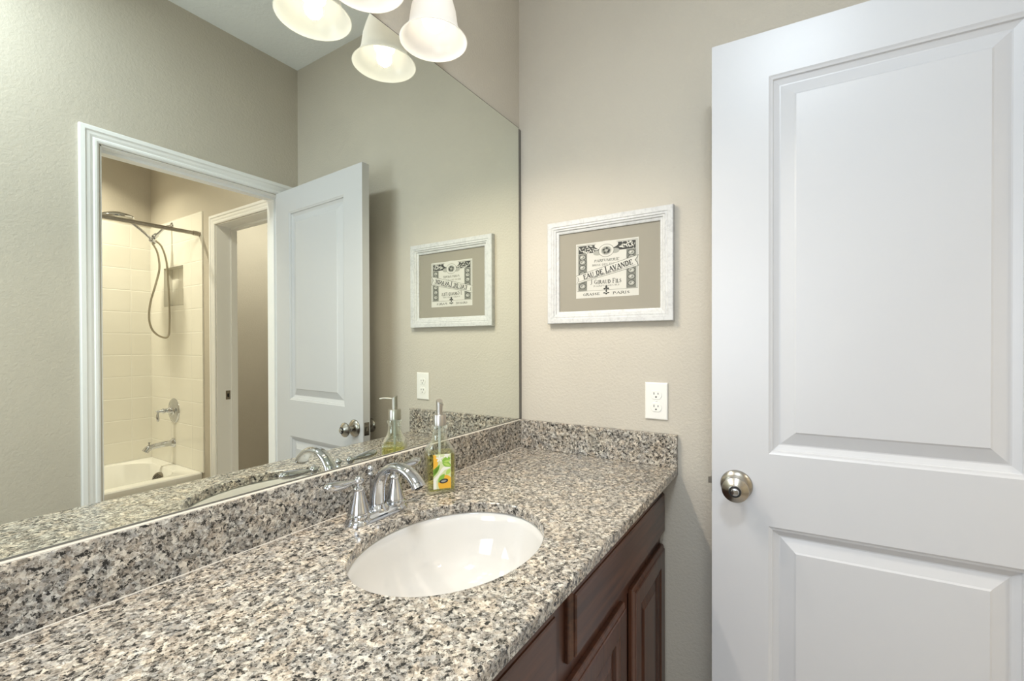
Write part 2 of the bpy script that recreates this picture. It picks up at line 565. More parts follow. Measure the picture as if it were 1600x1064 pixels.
def jamb(name, u0, u1, zt, t0, t1, stop0, stop1, fn):
    """jamb lining (18 mm boards) of an opening with door stops"""
    mb = MB()

    def bx(ua, ub, ta, tb, za, zb):
        P = [fn(u, z, t) for z in (za, zb) for u, t in ((ua, ta), (ub, ta), (ub, tb), (ua, tb))]
        v = [mb.bm.verts.new(p) for p in P]
        for q in ((3, 2, 1, 0), (4, 5, 6, 7), (0, 1, 5, 4), (1, 2, 6, 5), (2, 3, 7, 6), (3, 0, 4, 7)):
            mb.bm.faces.new([v[i] for i in q])
    bx(u0, u0 + 0.004, t0, t1, 0, zt); bx(u1 - 0.004, u1, t0, t1, 0, zt); bx(u0, u1, t0, t1, zt - 0.004, zt)
    bx(u0 + 0.004, u0 + 0.015, stop0, stop1, 0, zt - 0.004)
    bx(u1 - 0.015, u1 - 0.004, stop0, stop1, 0, zt - 0.004)
    bx(u0 + 0.015, u1 - 0.015, stop0, stop1, zt - 0.015, zt - 0.004)
    return mb.build(name, M['white'], kind='structure', weld=False)


casing('trim_1', -0.823, -0.091, 2.050, lambda u, z, h: (u, -D + h, z))
jamb('trim_2', -0.817, -0.097, 2.047, -D + 0.001, -D - 0.119, -D - 0.040, -D - 0.075, lambda u, z, t: (u, t, z))
casing('trim_3', -2.311, -1.594, 2.050, lambda u, z, h: (-h, u, z))
jamb('trim_4', -2.305, -1.60, 2.047, -0.001, 0.121, 0.085, 0.121, lambda u, z, t: (t, u, z))
# strike plates let into the jambs
sp_ = MB(); sp_.box(-0.8131, -0.8115, -D - 0.034, -D - 0.006, 0.885, 0.943)
sp_.box(-0.8132, -0.8110, -D - 0.026, -D - 0.014, 0.903, 0.925)
tag(sp_.build('strike_plate', M['nickel'], bevel=0.0005), 'small nickel strike plate on the left jamb of the doorway seen in the mirror', 'strike plate')
sp_ = MB(); sp_.box(0.050, 0.078, -2.3010, -2.2994, 0.915, 0.973)
so = tag(sp_.build('strike_plate', M['nickel'], bevel=0.0005), 'small nickel strike plate on the inner doorway beside the shower', 'strike plate')
sp_ = MB(); sp_.box(0.058, 0.070, -2.2996, -2.2988, 0.93, 0.955)
sp_.build('latch_hole', M['dark'], so)

# ------------------------------------------------------------------ door_1: white two-panel door, open against the end wall
DW, DT, DB, DTOP = 0.704, 0.035, 0.012, 2.044
DPROF = [(0, 0), (0.0045, 0.0025), (0.009, 0.0040), (0.0105, 0.0080), (0.016, 0.0105), (0.023, 0.0135), (0.026, 0.0135), (0.054, 0.0045), (0.058, 0.0020)]
dm = MB()
us = [0, 0.1286, 0.5821, DW]
vs = [DB, 0.230, 0.8214, 1.0003, 1.9325, DTOP]
for side in (0, 1):
    s0 = 0 if side == 0 else DT
    sg = 1 if side == 0 else -1
    for i in range(3):
        for j in range(5):
            if i == 1 and j in (1, 3):
                dm.frame_rings((us[1], us[2], vs[j], vs[j + 1]), DPROF, lambda u, v, h: (u, s0 + sg * h, v))
            else:
                dm.face([(us[i], s0, vs[j]), (us[i + 1], s0, vs[j]), (us[i + 1], s0, vs[j + 1]), (us[i], s0, vs[j + 1])])
for u in (0, DW):
    for j in range(5):
        dm.face([(u, 0, vs[j]), (u, DT, vs[j]), (u, DT, vs[j + 1]), (u, 0, vs[j + 1])])
for v in (DB, DTOP):
    for i in range(3):
        dm.face([(us[i], 0, v), (us[i + 1], 0, v), (us[i + 1], DT, v), (us[i], DT, v)])
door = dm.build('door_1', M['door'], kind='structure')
door.location = (-0.1693, -0.6896, 0)
door.rotation_euler = (0, 0, math.atan2(-0.71, 0.0367))
door['label'] = 'white two-panel door standing open against the end wall'
KU, KZ = 0.0575, 0.9137


def knob(front):
    y0 = 0 if front else DT
    d = (0, -1, 0) if front else (0, 1, 0)
    A = axis_matrix((KU, y0, KZ), d)
    k = MB()
    k.lathe([(0.0375, 0.0), (0.0375, 0.003), (0.0355, 0.006), (0.0265, 0.0125), (0.018, 0.015), (0.0125, 0.017)], 48, A)
    rose = k
    kn = MB()
    kn.lathe([(0.0125, 0.014), (0.012, 0.030), (0.0150, 0.033), (0.0240, 0.0385), (0.0300, 0.0455), (0.0308, 0.0490), (0.0302, 0.0520), (0.0200, 0.0605), (0.0150, 0.0640), (0.0125, 0.0650)], 48, A)
    kb = kn.build('door_knob', M['nickel'], door, angle=24)
    rose.build('rose', M['nickel'], kb, angle=50)
    if front:
        b1 = MB(); b1.lathe([(0.0138, 0.0650), (0.0136, 0.0668), (0.0110, 0.0668), (0.0108, 0.0645)], 32, A)
        b1.build('button_ring', M['dark'], kb, angle=40)
        b2 = MB(); b2.lathe([(0.0098, 0.064), (0.0098, 0.0695), (0.0080, 0.0720), (0.0020, 0.0730)], 32, A)
        b2.build('privacy_button', M['chrome'], kb, angle=40)
    return kb


knob(True); knob(False)
lp = MB(); lp.box(-0.0012, 0.0004, 0.005, 0.030, KZ - 0.028, KZ + 0.028)
lpo = lp.build('latch_plate', M['nickel'], door, bevel=0.0004)
lb = MB()
lb.loft([[(-0.001, 0.011, KZ - 0.008), (-0.001, 0.023, KZ - 0.008), (-0.001, 0.023, KZ + 0.008), (-0.001, 0.011, KZ + 0.008)],
         [(-0.010, 0.011, KZ - 0.008), (-0.003, 0.023, KZ - 0.008), (-0.003, 0.023, KZ + 0.008), (-0.010, 0.011, KZ + 0.008)]], smooth=False)
lb.build('latch_bolt', M['nickel'], lpo)
for hz in (0.25, 1.02, 1.80):
    h_ = MB(); h_.lathe([(0.0065, 0), (0.0065, 0.09)], 16, Matrix.Translation((DW + 0.002, DT + 0.001, hz)))
    h_.lathe([(0.0045, 0.09), (0.0055, 0.094), (0.003, 0.098)], 16, Matrix.Translation((DW + 0.002, DT + 0.001, hz)))
    h_.build('hinge', M['nickel'], door, angle=40)

# ------------------------------------------------------------------ vanity cabinet
ZK, SL = 0.8944, 0.022       # counter top height, slab thickness
FY, DY = -0.514, -0.533      # face frame front, door front
VX = -1.52
van = empty('vanity_cabinet', (0, 0, 0))
tag(van, 'dark cherry wood vanity cabinet under the granite counter', 'cabinet')
c = MB()
zc = ZK - SL
c.box(VX, VX + 0.018, FY + 0.02, -0.001, 0.10, zc)         # open-topped carcass: sides, back and floor
c.box(-0.019, -0.001, FY + 0.02, -0.001, 0.10, zc)
c.box(VX + 0.018, -0.019, -0.014, -0.001, 0.10, zc)
c.box(VX + 0.018, -0.019, FY + 0.02, -0.014, 0.10, 0.118)
c.box(VX + 0.02, -0.02, -0.44, -0.02, 0.0, 0.10)
c.build('carcass', M['woodv'], van)
ff = MB()                                                     # face frame with openings
ff.grid_slab([VX, -1.47, -1.155, -1.095, -0.775, -0.665, -0.375, -0.325, -0.035, -0.001], [0.10, 0.14, 0.640, 0.688, 0.800, zc],
             {(1, 1), (3, 1), (5, 1), (7, 1)}, FY, FY + 0.02, lambda u, v, t: (u, t, v))
ff.build('face_frame', M['woodv'], van, bevel=0.001)


def drawer_front(x0, x1, z0, z1):
    mb = MB()
    mb.frame_rings((x0, x1, z0, z1), [(0, 0.0), (0, 0.006), (0.0015, 0.0085), (0.010, 0.0135), (0.0105, 0.0165), (0.0135, 0.019)], lambda u, v, h: (u, FY - 0.0005 - h, v))
    mb.face([(x0, FY - 0.0005, z0), (x1, FY - 0.0005, z0), (x1, FY - 0.0005, z1), (x0, FY - 0.0005, z1)])
    return mb.build('drawer_front', M['woodh'], van)


def cab_door(x0, x1, z0, z1):
    mb = MB()
    pr = [(0, 0.0), (0, 0.009), (0.0015, 0.012), (0.008, 0.0155), (0.0085, 0.0175), (0.012, 0.019),
          (0.052, 0.019), (0.054, 0.0165), (0.060, 0.014), (0.066, 0.0135), (0.068, 0.006), (0.074, 0.0055), (0.098, 0.0125), (0.100, 0.0135)]
    mb.frame_rings((x0, x1, z0, z1), pr, lambda u, v, h: (u, FY - 0.0005 - h, v))
    mb.face([(x0, FY - 0.0005, z0), (x1, FY - 0.0005, z0), (x1, FY - 0.0005, z1), (x0, FY - 0.0005, z1)])
    return mb.build('cabinet_door', M['woodv'], van)


drawer_front(-0.690, -0.008, 0.684, 0.822)
drawer_front(-1.49, -0.750, 0.684, 0.822)
cab_door(-0.320, -0.008, 0.125, 0.650)
cab_door(-0.690, -0.381, 0.125, 0.650)
cab_door(-1.120, -0.750, 0.125, 0.650)
cab_door(-1.49, -1.160, 0.125, 0.650)

# ------------------------------------------------------------------ granite counter with oval cut-out
SX, SY, SA, SB = -0.762, -0.310, 0.2126, 0.1647
CX0, CYF = -1.545, -0.5688
ct = MB()
n = 96
el = [(SX + SA * cos(2 * pi * i / n), SY + SB * sin(2 * pi * i / n)) for i in range(n)]


def outer(i):
    a = 2 * pi * i / n
    dx, dy = cos(a), sin(a)
    t = 1e9
    if dx > 1e-9: t = min(t, (-0.001 - SX) / dx)
    if dx < -1e-9: t = min(t, (CX0 - SX) / dx)
    if dy > 1e-9: t = min(t, (-0.001 - SY) / dy)
    if dy < -1e-9: t = min(t, (CYF - SY) / dy)
    return [SX + dx * t, SY + dy * t]


ou = [outer(i) for i in range(n)]
for cxy in ((-0.001, -0.001), (CX0, -0.001), (CX0, CYF), (-0.001, CYF)):
    k = min(range(n), key=lambda i: (ou[i][0] - cxy[0]) ** 2 + (ou[i][1] - cxy[1]) ** 2)
    ou[k] = list(cxy)
e = 0.0025
rings = [[(x, y, ZK - SL) for x, y in el], [(x, y, ZK - e) for x, y in el],
         [(SX + (x - SX) * (1 + e / SA), SY + (y - SY) * (1 + e / SB), ZK) for x, y in el]]
lip = 0.003
outT = [(x, max(y, CYF + lip), ZK) for x, y in ou]
outT2 = [(x, max(y, CYF + lip * 0.3), ZK - lip * 0.3) for x, y in ou]
outM = [(x, y, ZK - lip) for x, y in ou]
outB = [(x, y, ZK - SL) for x, y in ou]
rings += [outT, outT2, outM, outB, rings[0]]
ct.loft(rings, False, False, smooth=False)
counter = ct.build('countertop', M['granite'])
tag(counter, 'speckled beige and black granite countertop with an oval sink cut-out', 'countertop')
BT, BH = 0.020, 0.1002
bs = MB(); bs.box(CX0, -0.0005, -BT, -0.0005, ZK + 0.0003, ZK + BH)
bso = bs.build('backsplash', M['granite'], counter, bevel=0.0012)
ss = MB(); ss.box(-BT, -0.0005, CYF, -BT - 0.0003, ZK + 0.0003, ZK + BH - 0.0002)
sso = ss.build('side_splash', M['granite'], counter, bevel=0.0012)
ck = MB()
ck.sweep([(-BT - 0.0005, -BT - 0.0005, ZK), (-BT - 0.0005, -BT - 0.0005, ZK + BH)], 0.0011, 8)
ck.sweep([(CX0, -BT - 0.0002, ZK + 0.0004), (-BT, -BT - 0.0002, ZK + 0.0004)], 0.0012, 8)
ck.box(CX0, -BT, -BT + 0.0015, -0.0085, ZK + BH, ZK + BH + 0.0012)
co_ = ck.build('caulk', M['caulk'], bso, angle=40); co_['label'] = 'cream caulk line'

# ------------------------------------------------------------------ undermount sink
sk = MB()


def ering(k, z, dx=0.0, dy=0.0):
    return [(SX + dx + (SA) * k * cos(2 * pi * i / 72), SY + dy + (SB) * k * sin(2 * pi * i / 72), z) for i in range(72)]


zt = ZK - SL - 0.0006
prof = [(1.105, zt - 0.012), (1.105, zt), (1.03, zt), (1.005, zt - 0.004), (0.985, zt - 0.02), (0.95, zt - 0.055), (0.885, zt - 0.09), (0.78, zt - 0.118), (0.62, zt - 0.137), (0.42, zt - 0.148), (0.22, zt - 0.153), (0.10, zt - 0.155)]
rg = [ering(k, z) for k, z in prof]
rg += [ering(0.10, zt - 0.165)]
back = [(0.45, zt - 0.163), (0.66, zt - 0.150), (0.82, zt - 0.130), (0.93, zt - 0.100), (1.0, zt - 0.06), (1.04, zt - 0.012)]
rg += [ering(k, z) for k, z in back] + [rg[0]]
sk.loft(rg, False, False)
sink = sk.build('undermount_sink', M['china'], angle=45)
tag(sink, 'white oval undermount china sink set into the granite counter', 'sink')
dr = MB(); dr.lathe([(0.0205, 0), (0.0205, 0.002), (0.017, 0.003), (0.014, 0.001), (0.001, 0.002)], 32, Matrix.Translation((SX, SY, zt - 0.1555)))
dr.build('drain', M['chrome'], sink, angle=40)

# ------------------------------------------------------------------ faucet
FX, FYc = -0.756, -0.087
fa = empty('faucet', (FX, FYc, ZK))
tag(fa, 'chrome two-handle faucet with arched spout behind the oval sink', 'faucet')
pl_ = MB()


def stadium(hx, hy, z, n=20, bulge=0.0):
    pts = []
    for s_, a0 in ((1, -pi / 2), (-1, pi / 2)):
        for i in range(n + 1):
            a = a0 + pi * i / n
            pts.append((s_ * (hx - hy) + hy * cos(a), hy * sin(a), z))
    return pts


pl_.loft([stadium(0.0805, 0.0285, 0.0002), stadium(0.0805, 0.0285, 0.003), stadium(0.0785, 0.0268, 0.006), stadium(0.076, 0.0225, 0.0075), stadium(0.075, 0.0215, 0.015), stadium(0.073, 0.0185, 0.0178)])
pl_.build('base_plate', M['chrome'], fa, angle=35)
for sx in (-1, 1):
    hb = MB()
    A = Matrix.Translation((sx * 0.0505, 0, 0.0))
    hb.lathe([(0.0282, 0.0003), (0.0282, 0.005), (0.0262, 0.009), (0.0246, 0.011), (0.0248, 0.019), (0.0228, 0.0215), (0.0228, 0.0245), (0.0216, 0.028),
              (0.0178, 0.042), (0.0140, 0.056), (0.0110, 0.066), (0.0105, 0.069), (0.0118, 0.071), (0.0118, 0.074), (0.0084, 0.077), (0.0066, 0.079), (0.0066, 0.082)], 36, A)
    ho = hb.build('handle_base', M['chrome'], fa, angle=35)
    lv = MB()
    lv.sphere((sx * 0.0505, 0, 0.0895), 0.0105)
    x0 = sx * 0.0505
    pts = [(x0 + sx * d, 0.0 - 0.001 * d, 0.0895 + z) for d, z in ((0.005, 0.0), (0.014, 0.0005), (0.024, 0.001), (0.038, 0.0012), (0.052, 0.002), (0.064, 0.0032), (0.074, 0.0045), (0.080, 0.0052), (0.083, 0.0055))]
    lv.sweep(pts, [0.0046, 0.0048, 0.0066, 0.0100, 0.0120, 0.0124, 0.0114, 0.0084, 0.0030], 20, [0.0046, 0.0048, 0.0060, 0.0082, 0.0094, 0.0094, 0.0084, 0.0062, 0.0020], (0, 0, 1))
    lv.build('lever', M['chrome'], ho, angle=60)
spt = MB()
cp = catmull([(0, 0.000, 0.010), (0, 0.001, 0.030), (0, -0.001, 0.055), (0, -0.010, 0.082), (0, -0.029, 0.104), (0, -0.056, 0.1155), (0, -0.085, 0.1135), (0, -0.107, 0.103), (0, -0.121, 0.090), (0, -0.126, 0.082)], 6)
nn = len(cp)
rX = [0.0195 - 0.0050 * min(1, i / (nn * 0.35)) + 0.0050 * max(0, (i / nn - 0.5)) for i in range(nn)]
rN = [0.0175 - 0.0080 * min(1, i / (nn * 0.45)) + 0.0035 * max(0, (i / nn - 0.6)) / 0.4 for i in range(nn)]
spt.sweep(cp, rN, 28, rX, (1, 0, 0))
spt.lathe([(0.0262, 0.012), (0.0262, 0.0190), (0.0230, 0.0225), (0.0205, 0.028)], 32)
spo = spt.build('spout', M['chrome'], fa, angle=50)
ae = MB(); ae.lathe([(0.0085, 0), (0.0085, 0.002)], 24, axis_matrix((0, -0.1258, 0.0815), (0, -0.53, -0.85)))
ae.build('aerator', M['dark'], spo)
lr = MB()
lr.lathe([(0.0022, 0.015), (0.0022, 0.080), (0.0042, 0.082), (0.0058, 0.086), (0.0064, 0.089), (0.0044, 0.092), (0.0034, 0.094)], 20, Matrix.Translation((0, 0.0225, 0)))
lr.sphere((0, 0.0225, 0.1005), 0.0076)
lr.build('lift_rod', M['chrome'], fa, angle=50)

# ------------------------------------------------------------------ soap dispenser
sd = empty('soap_dispenser', (-0.553, -0.0905, ZK), R(-37))
tag(sd, 'clear glass soap bottle with a steel pump and yellow soap beside the faucet', 'soap dispenser')


def rrect(hx, hy, r, z, n=6):
    pts = []
    for sx, sy, a0 in ((1, 1, 0), (-1, 1, pi / 2), (-1, -1, pi), (1, -1, 1.5 * pi)):
        for i in range(n + 1):
            a = a0 + pi / 2 * i / n
            pts.append((sx * (hx - r) + r * cos(a), sy * (hy - r) + r * sin(a), z))
    return pts


HX, HY = 0.0370, 0.0320
outp = [(HX - .003, HY - .003, .008, 0.0004), (HX, HY, .0085, 0.003), (HX, HY, .0085, 0.098), (HX - .001, HY - .001, .010, 0.106), (HX - .006, HY - .004, .014, 0.115),
        (0.0250, 0.0225, .0205, 0.126), (0.0195, 0.0190, .0185, 0.136), (0.0182, 0.0182, .0180, 0.146), (0.0182, 0.0182, .0180, 0.158), (0.0208, 0.0208, .0206, 0.161), (0.0213, 0.0213, .0211, 0.165), (0.0200, 0.0200, .0198, 0.169), (0.0180, 0.0180, .0178, 0.1695)]
inp = [(0.0156, 0.0156, .0155, 0.1695), (0.0156, 0.0156, .0155, 0.146), (0.0172, 0.0168, .0165, 0.136), (0.0222, 0.0198, .018, 0.125), (HX - .009, HY - .0065, .012, 0.114), (HX - .004, HY - .004, .007, 0.105), (HX - .0032, HY - .0032, .006, 0.098), (HX - .0032, HY - .0032, .006, 0.010), (HX - .006, HY - .006, .005, 0.007)]
bt = MB(); bt.loft([rrect(*p) for p in outp + inp])
bto = bt.build('bottle', M['glass'], sd, angle=45)
sp2 = MB(); sp2.loft([rrect(HX - .0058, HY - .0058, .005, 0.0068), rrect(HX - .00315, HY - .00315, .006, 0.0102), rrect(HX - .00315, HY - .00315, .006, 0.098), rrect(HX - .0036, HY - .0036, .0065, 0.1)])
lq = sp2.build('liquid_soap', M['soap'], sd, angle=45); lq['label'] = 'pale yellow liquid soap'
tb = MB(); tb.lathe([(0.0034, 0.012), (0.0034, 0.172)], 16)
tb.build('dip_tube', M['tube'], sd, angle=50)
# printed label on the front face (local -y), drawn flat in (u, v)
lab = MB()
LW, LV0, LV1 = 0.0225, 0.0135, 0.101


def lpoly(pts, mi, d):
    lab.face([(u, -HY - 0.0004 - d, v) for u, v in pts], mi)


def leafp(x, y, ang, L, W):
    out = []
    for k in range(13):
        t = k / 12
        out.append((t * L, W * sin(pi * t) ** 0.8))
    for k in range(11, 0, -1):
        t = k / 12
        out.append((t * L, -W * sin(pi * t) ** 0.8))
    return [(x + a * cos(ang) - b * sin(ang), y + a * sin(ang) + b * cos(ang)) for a, b in out]


def clip(pts):
    return [(min(max(u, -LW), LW), min(max(v, LV0), LV1)) for u, v in pts]


lpoly([(-LW, LV0), (LW, LV0), (LW, LV1), (-LW, LV1)], 4, 0)
circ = lambda x, y, a, b, n=28, t=0: [(x + a * cos(2 * pi * i / n) * cos(t) - b * sin(2 * pi * i / n) * sin(t), y + a * cos(2 * pi * i / n) * sin(t) + b * sin(2 * pi * i / n) * cos(t)) for i in range(n)]
lpoly(clip(circ(-0.024, 0.082, 0.0135, 0.020)), 3, 0.0001)
lpoly(clip(circ(0.008, 0.026, 0.0185, 0.0215)), 3, 0.0001)
for a in ((-0.001, 0.083, 0.30, 0.024, 0.0062), (0.000, 0.080, -0.45, 0.026, 0.0068), (-0.006, 0.076, -2.1, 0.036, 0.0050), (-0.008, 0.070, -2.35, 0.030, 0.0056), (-0.010, 0.030, 0.9, 0.026, 0.006)):
    lpoly(clip(leafp(*a)), 1, 0.0002)
for a in ((0.004, 0.081, 0.15, 0.018, 0.0030), (0.003, 0.078, -0.42, 0.020, 0.0030), (0.010, 0.048, 0.9, 0.018, 0.0050)):
    lpoly(clip(leafp(*a)), 2, 0.0003)
for k in range(5):
    lpoly(clip(leafp(-0.007, 0.090, 2 * pi * k / 5 + 0.3, 0.010, 0.0022)), 0, 0.0003)
    lpoly(clip(leafp(0.011, 0.098, 2 * pi * k / 5, 0.009, 0.0022)), 0, 0.0003)
lpoly(clip([(-0.0225, 0.0135), (-0.0140, 0.0135), (-0.0150, 0.034), (-0.006, 0.048), (0.006, 0.060), (0.020, 0.064), (0.020, 0.067), (0.004, 0.069), (-0.002, 0.064), (-0.010, 0.050), (-0.0225, 0.040)]), 0, 0.00025)
lpoly(circ(0.004, 0.0325, 0.0112, 0.0058, 28, 0.12), 5, 0.0004)
lpoly(circ(0.004, 0.0325, 0.0070, 0.0026, 20, 0.12), 6, 0.0005)
lab.build('bottle_label', [M['lab_w'], M['lab_g'], M['lab_g2'], M['lab_o'], M['lab_y'], M['lab_d'], M['lgrey']], sd, weld=False)['label'] = 'label printed with oranges and green leaves'
pu = MB()
pu.lathe([(0.0172, 0.1702), (0.0172, 0.197), (0.0163, 0.1985), (0.0095, 0.1990)], 36)
puo = pu.build('pump_collar', M['steel'], sd, angle=40)
ph = MB()
st_ = 28
r_ = 0.0082
zz = lambda y: 0.2330 + 0.50 * y           # slanted top, lower towards the nozzle side
ph.loft([[(r_ * cos(2 * pi * i / st_), r_ * sin(2 * pi * i / st_), 0.1985) for i in range(st_)],
         [(r_ * cos(2 * pi * i / st_), r_ * sin(2 * pi * i / st_), zz(r_ * sin(2 * pi * i / st_))) for i in range(st_)]])
pho = ph.build('pump_head', M['steel'], sd, angle=40)
nzl = MB(); nzl.sweep([(0, -0.004, 0.2275), (0, -0.018, 0.2290), (0, -0.032, 0.2295), (0, -0.041, 0.2275)], 0.0026, 14)
nzl.build('nozzle', M['steel'], pho, angle=50)

# ------------------------------------------------------------------ wall mirror
MT = 2.0715
MBZ = ZK + BH + 0.0016
mi_ = MB()
MX0, MX1 = -1.545, -0.0185
mi_.face([(MX0, -0.008, MBZ), (MX1, -0.008, MBZ), (MX1, -0.008, MT), (MX0, -0.008, MT)])
mirror = empty('wall_mirror', (0, 0, 0))
tag(mirror, 'large frameless wall mirror above the granite backsplash', 'mirror')
mi2 = MB(); mi2.box(MX0, MX1, -0.008, -0.003, MBZ, MT)
mi2.build('mirror_glass', M['mirror'], mirror)
mi_.bm.free()
em_ = MB(); em_.box(MX0 - 0.001, MX1 + 0.0002, -0.0030, -0.0008, MBZ, MT + 0.0014)
em_.box(MX0, MX1, -0.0082, -0.0028, MT, MT + 0.0016)
em_.box(MX0, MX1, -0.0092, -0.0084, MBZ - 0.0014, MBZ + 0.0022)
em_.box(MX1 + 0.0004, -0.0006, -0.0078, -0.0008, MBZ, MT - 0.002)  # fills the gap at the end wall, its shade put into the grey
eo_ = em_.build('edge_and_gap_shade', M['edge_gap_shade'], mirror); eo_['label'] = 'dark grey edge strip with a grey fill for the shaded gap'

# ------------------------------------------------------------------ vanity light (its lower part hangs into view)
vl = empty('vanity_light', (-0.79, -0.001, 2.33))
tag(vl, 'three-lamp wall light with frosted bell glass shades above the mirror', 'wall light')
bp_ = MB(); bp_.box(-0.33, 0.33, -0.022, 0, -0.05, 0.05)
bp_.build('back_plate', M['nickel'], vl, bevel=0.004)
for k, lx in enumerate((0.212, -0.003, -0.218)):
    ly, lz = -0.097, -0.288           # rim height 2.042
    arm = MB()
    arm.sweep(catmull([(lx, -0.02, 0.0), (lx, -0.06, 0.012), (lx, ly, -0.015), (lx, ly, -0.085)], 8), 0.008, 14)
    arm.lathe([(0.012, 0.0), (0.030, -0.010), (0.032, -0.050), (0.028, -0.052)], 28, Matrix.Translation((lx, ly, -0.080)))
    arm.build('lamp_arm', M['nickel'], vl, angle=40)
    sh = MB()
    T = Matrix.Translation((lx, ly, lz))
    op = [(0.0270, 0.160), (0.0310, 0.150), (0.0400, 0.125), (0.0490, 0.100), (0.0560, 0.075), (0.0590, 0.055), (0.0610, 0.040), (0.0650, 0.027), (0.0730, 0.014), (0.0815, 0.004), (0.0850, 0.0)]
    ip = [(0.0830, -0.0005), (0.0795, 0.0035), (0.0710, 0.0125), (0.0625, 0.0260), (0.0582, 0.040), (0.0562, 0.055), (0.0532, 0.075), (0.0462, 0.100), (0.0372, 0.125), (0.0282, 0.150), (0.0242, 0.160)]
    sh.lathe(op + ip, 56, T, cap0=False, cap1=False)
    so_ = sh.build('lamp_shade', M['shade'], vl, angle=60); so_['label'] = 'frosted white bell-shaped glass shade'
    bu = MB()
    bu.lathe([(0.0001, 0.026), (0.010, 0.0275), (0.020, 0.033), (0.0275, 0.043), (0.0300, 0.055), (0.0285, 0.068), (0.0230, 0.084), (0.0165, 0.100), (0.0135, 0.115), (0.0130, 0.150)], 32, T)
    bo_ = bu.build('light_bulb', M['bulb'], so_, angle=60)
    spot = bpy.data.lights.new('lamp_light', 'SPOT')          # the lamp's own light, thrown down out of the bell
    spot.energy = LAMP_W; spot.color = (1.0, 0.89, 0.75); spot.spot_size = R(164); spot.spot_blend = 0.7; spot.shadow_soft_size = 0.02
    spo_ = bpy.data.objects.new('lamp_light', spot); COL.objects.link(spo_)
    spo_.location = (-0.79 + lx, -0.001 + ly, 2.33 + lz + 0.018)

# ------------------------------------------------------------------ framed print on the end wall
fr = empty('framed_print', (-0.0005, 0, 0))
tag(fr, 'whitewashed wooden frame with a vintage lavender perfume label hung above the outlet', 'picture frame')
U0, U1, V0, V1 = 0.128, 0.5597, 1.3447, 1.6996      # u = -Y
G = lambda u, v, h: (-h, -u, v)
f_ = MB()
f_.frame_rings((U0, U1, V0, V1), [(0, 0.0), (0, 0.019), (0.002, 0.0215), (0.016, 0.0215), (0.0185, 0.0195), (0.024, 0.0200), (0.0265, 0.0170), (0.031, 0.0165), (0.0335, 0.0125), (0.038, 0.0115), (0.0415, 0.0100), (0.0415, 0.0045)], G, close=False)
f_.face([G(U0, V0, 0), G(U1, V0, 0), G(U1, V1, 0), G(U0, V1, 0)])
f_.build('frame', M['frame'], fr)
mt = MB(); mt.box(-0.0055, -0.0025, -(U1 - 0.0405), -(U0 + 0.0405), V0 + 0.0405, V1 - 0.0405)
mto = mt.build('mat_board', M['mat'], fr)

PR = MB()
PU, PV, PW, PH = 0.2325, 1.430, 0.2175, 0.1865
pmats = [M['paper'], M['ink'], M['grey'], M['lgrey'], M['mat']]


def pp(pts, mi, lay):
    # a in 0..1 to the right, b in 0..1 upwards
    PR.face([(-0.0057 - 0.00008 * lay, -(PU + a * PW), PV + b * PH) for a, b in pts], mi)


def rect(a0, a1, b0, b1, mi, lay):
    pp([(a0, b0), (a1, b0), (a1, b1), (a0, b1)], mi, lay)


def ellp(a, b, ra, rb, mi, lay, n=24):
    pp([(a + ra * cos(2 * pi * i / n), b + rb * sin(2 * pi * i / n)) for i in range(n)], mi, lay)


rect(0, 1, 0, 1, 0, 1)
for q in ((0.015, 0.985, 0.965, 0.972), (0.015, 0.985, 0.125, 0.131)):
    rect(*q, 2, 2)
for a in (0.015, 0.035, 0.960, 0.980):
    rect(a, a + 0.005, 0.13, 0.97, 2, 2)
rect(0.042, 0.185, 0.135, 0.81, 2, 2)
rect(0.815, 0.958, 0.135, 0.81, 2, 2)
for k, b in enumerate((0.22, 0.33, 0.44, 0.56, 0.66, 0.75)):
    for a in (0.110, 0.890):
        ellp(a, b, 0.058, 0.050, 1, 3)
        ellp(a, b, 0.047, 0.040, 3, 4)
        ellp(a - 0.008, b + 0.006, 0.017, 0.014, 0 if k % 2 else 2, 5)
        pp([(a - 0.018, b - 0.022), (a + 0.024, b - 0.010), (a + 0.012, b + 0.018)], 0 if k % 2 == 0 else 2, 5)
rect(0.045, 0.955, 0.815, 0.955, 1, 2)
random.seed(5)
for k in range(44):
    a = (0.06 + 0.26 * random.random()) if k % 2 else (0.68 + 0.26 * random.random()); b = 0.84 + 0.09 * random.random(); an = random.random() * 6.28
    L_, W_ = 0.05 + 0.02 * random.random(), 0.009
    poly = []
    for i in range(9):
        t = i / 8; poly.append((t * L_, W_ * sin(pi * t)))
    for i in range(7, 0, -1):
        t = i / 8; poly.append((t * L_, -W_ * sin(pi * t)))
    pp([(min(max(a + x * cos(an) - y * sin(an), 0.055), 0.945), min(max(b + x * sin(an) + y * cos(an), 0.815), 0.95)) for x, y in poly], random.choice((0, 3, 0)), 3 + k * 0.04)
ellp(0.5, 0.93, 0.19, 0.075, 0, 5.2)
ellp(0.36, 0.80, 0.070, 0.045, 3, 5.3); ellp(0.64, 0.81, 0.070, 0.045, 3, 5.3)
ellp(0.5, 0.83, 0.125, 0.115, 2, 5.5, 36); ellp(0.5, 0.83, 0.117, 0.107, 0, 5.6, 36); ellp(0.5, 0.83, 0.083, 0.076, 3, 5.7, 32)
for k in range(9):
    an = k * 0.698
    ellp(0.5 + 0.045 * cos(an), 0.83 + 0.042 * sin(an), 0.020, 0.020, 2 if k % 2 else 1, 5.8 + 0.01 * k, 10)
rect(0.18, 0.185, 0.135, 0.76, 3, 2); rect(0.815, 0.820, 0.135, 0.76, 3, 2)
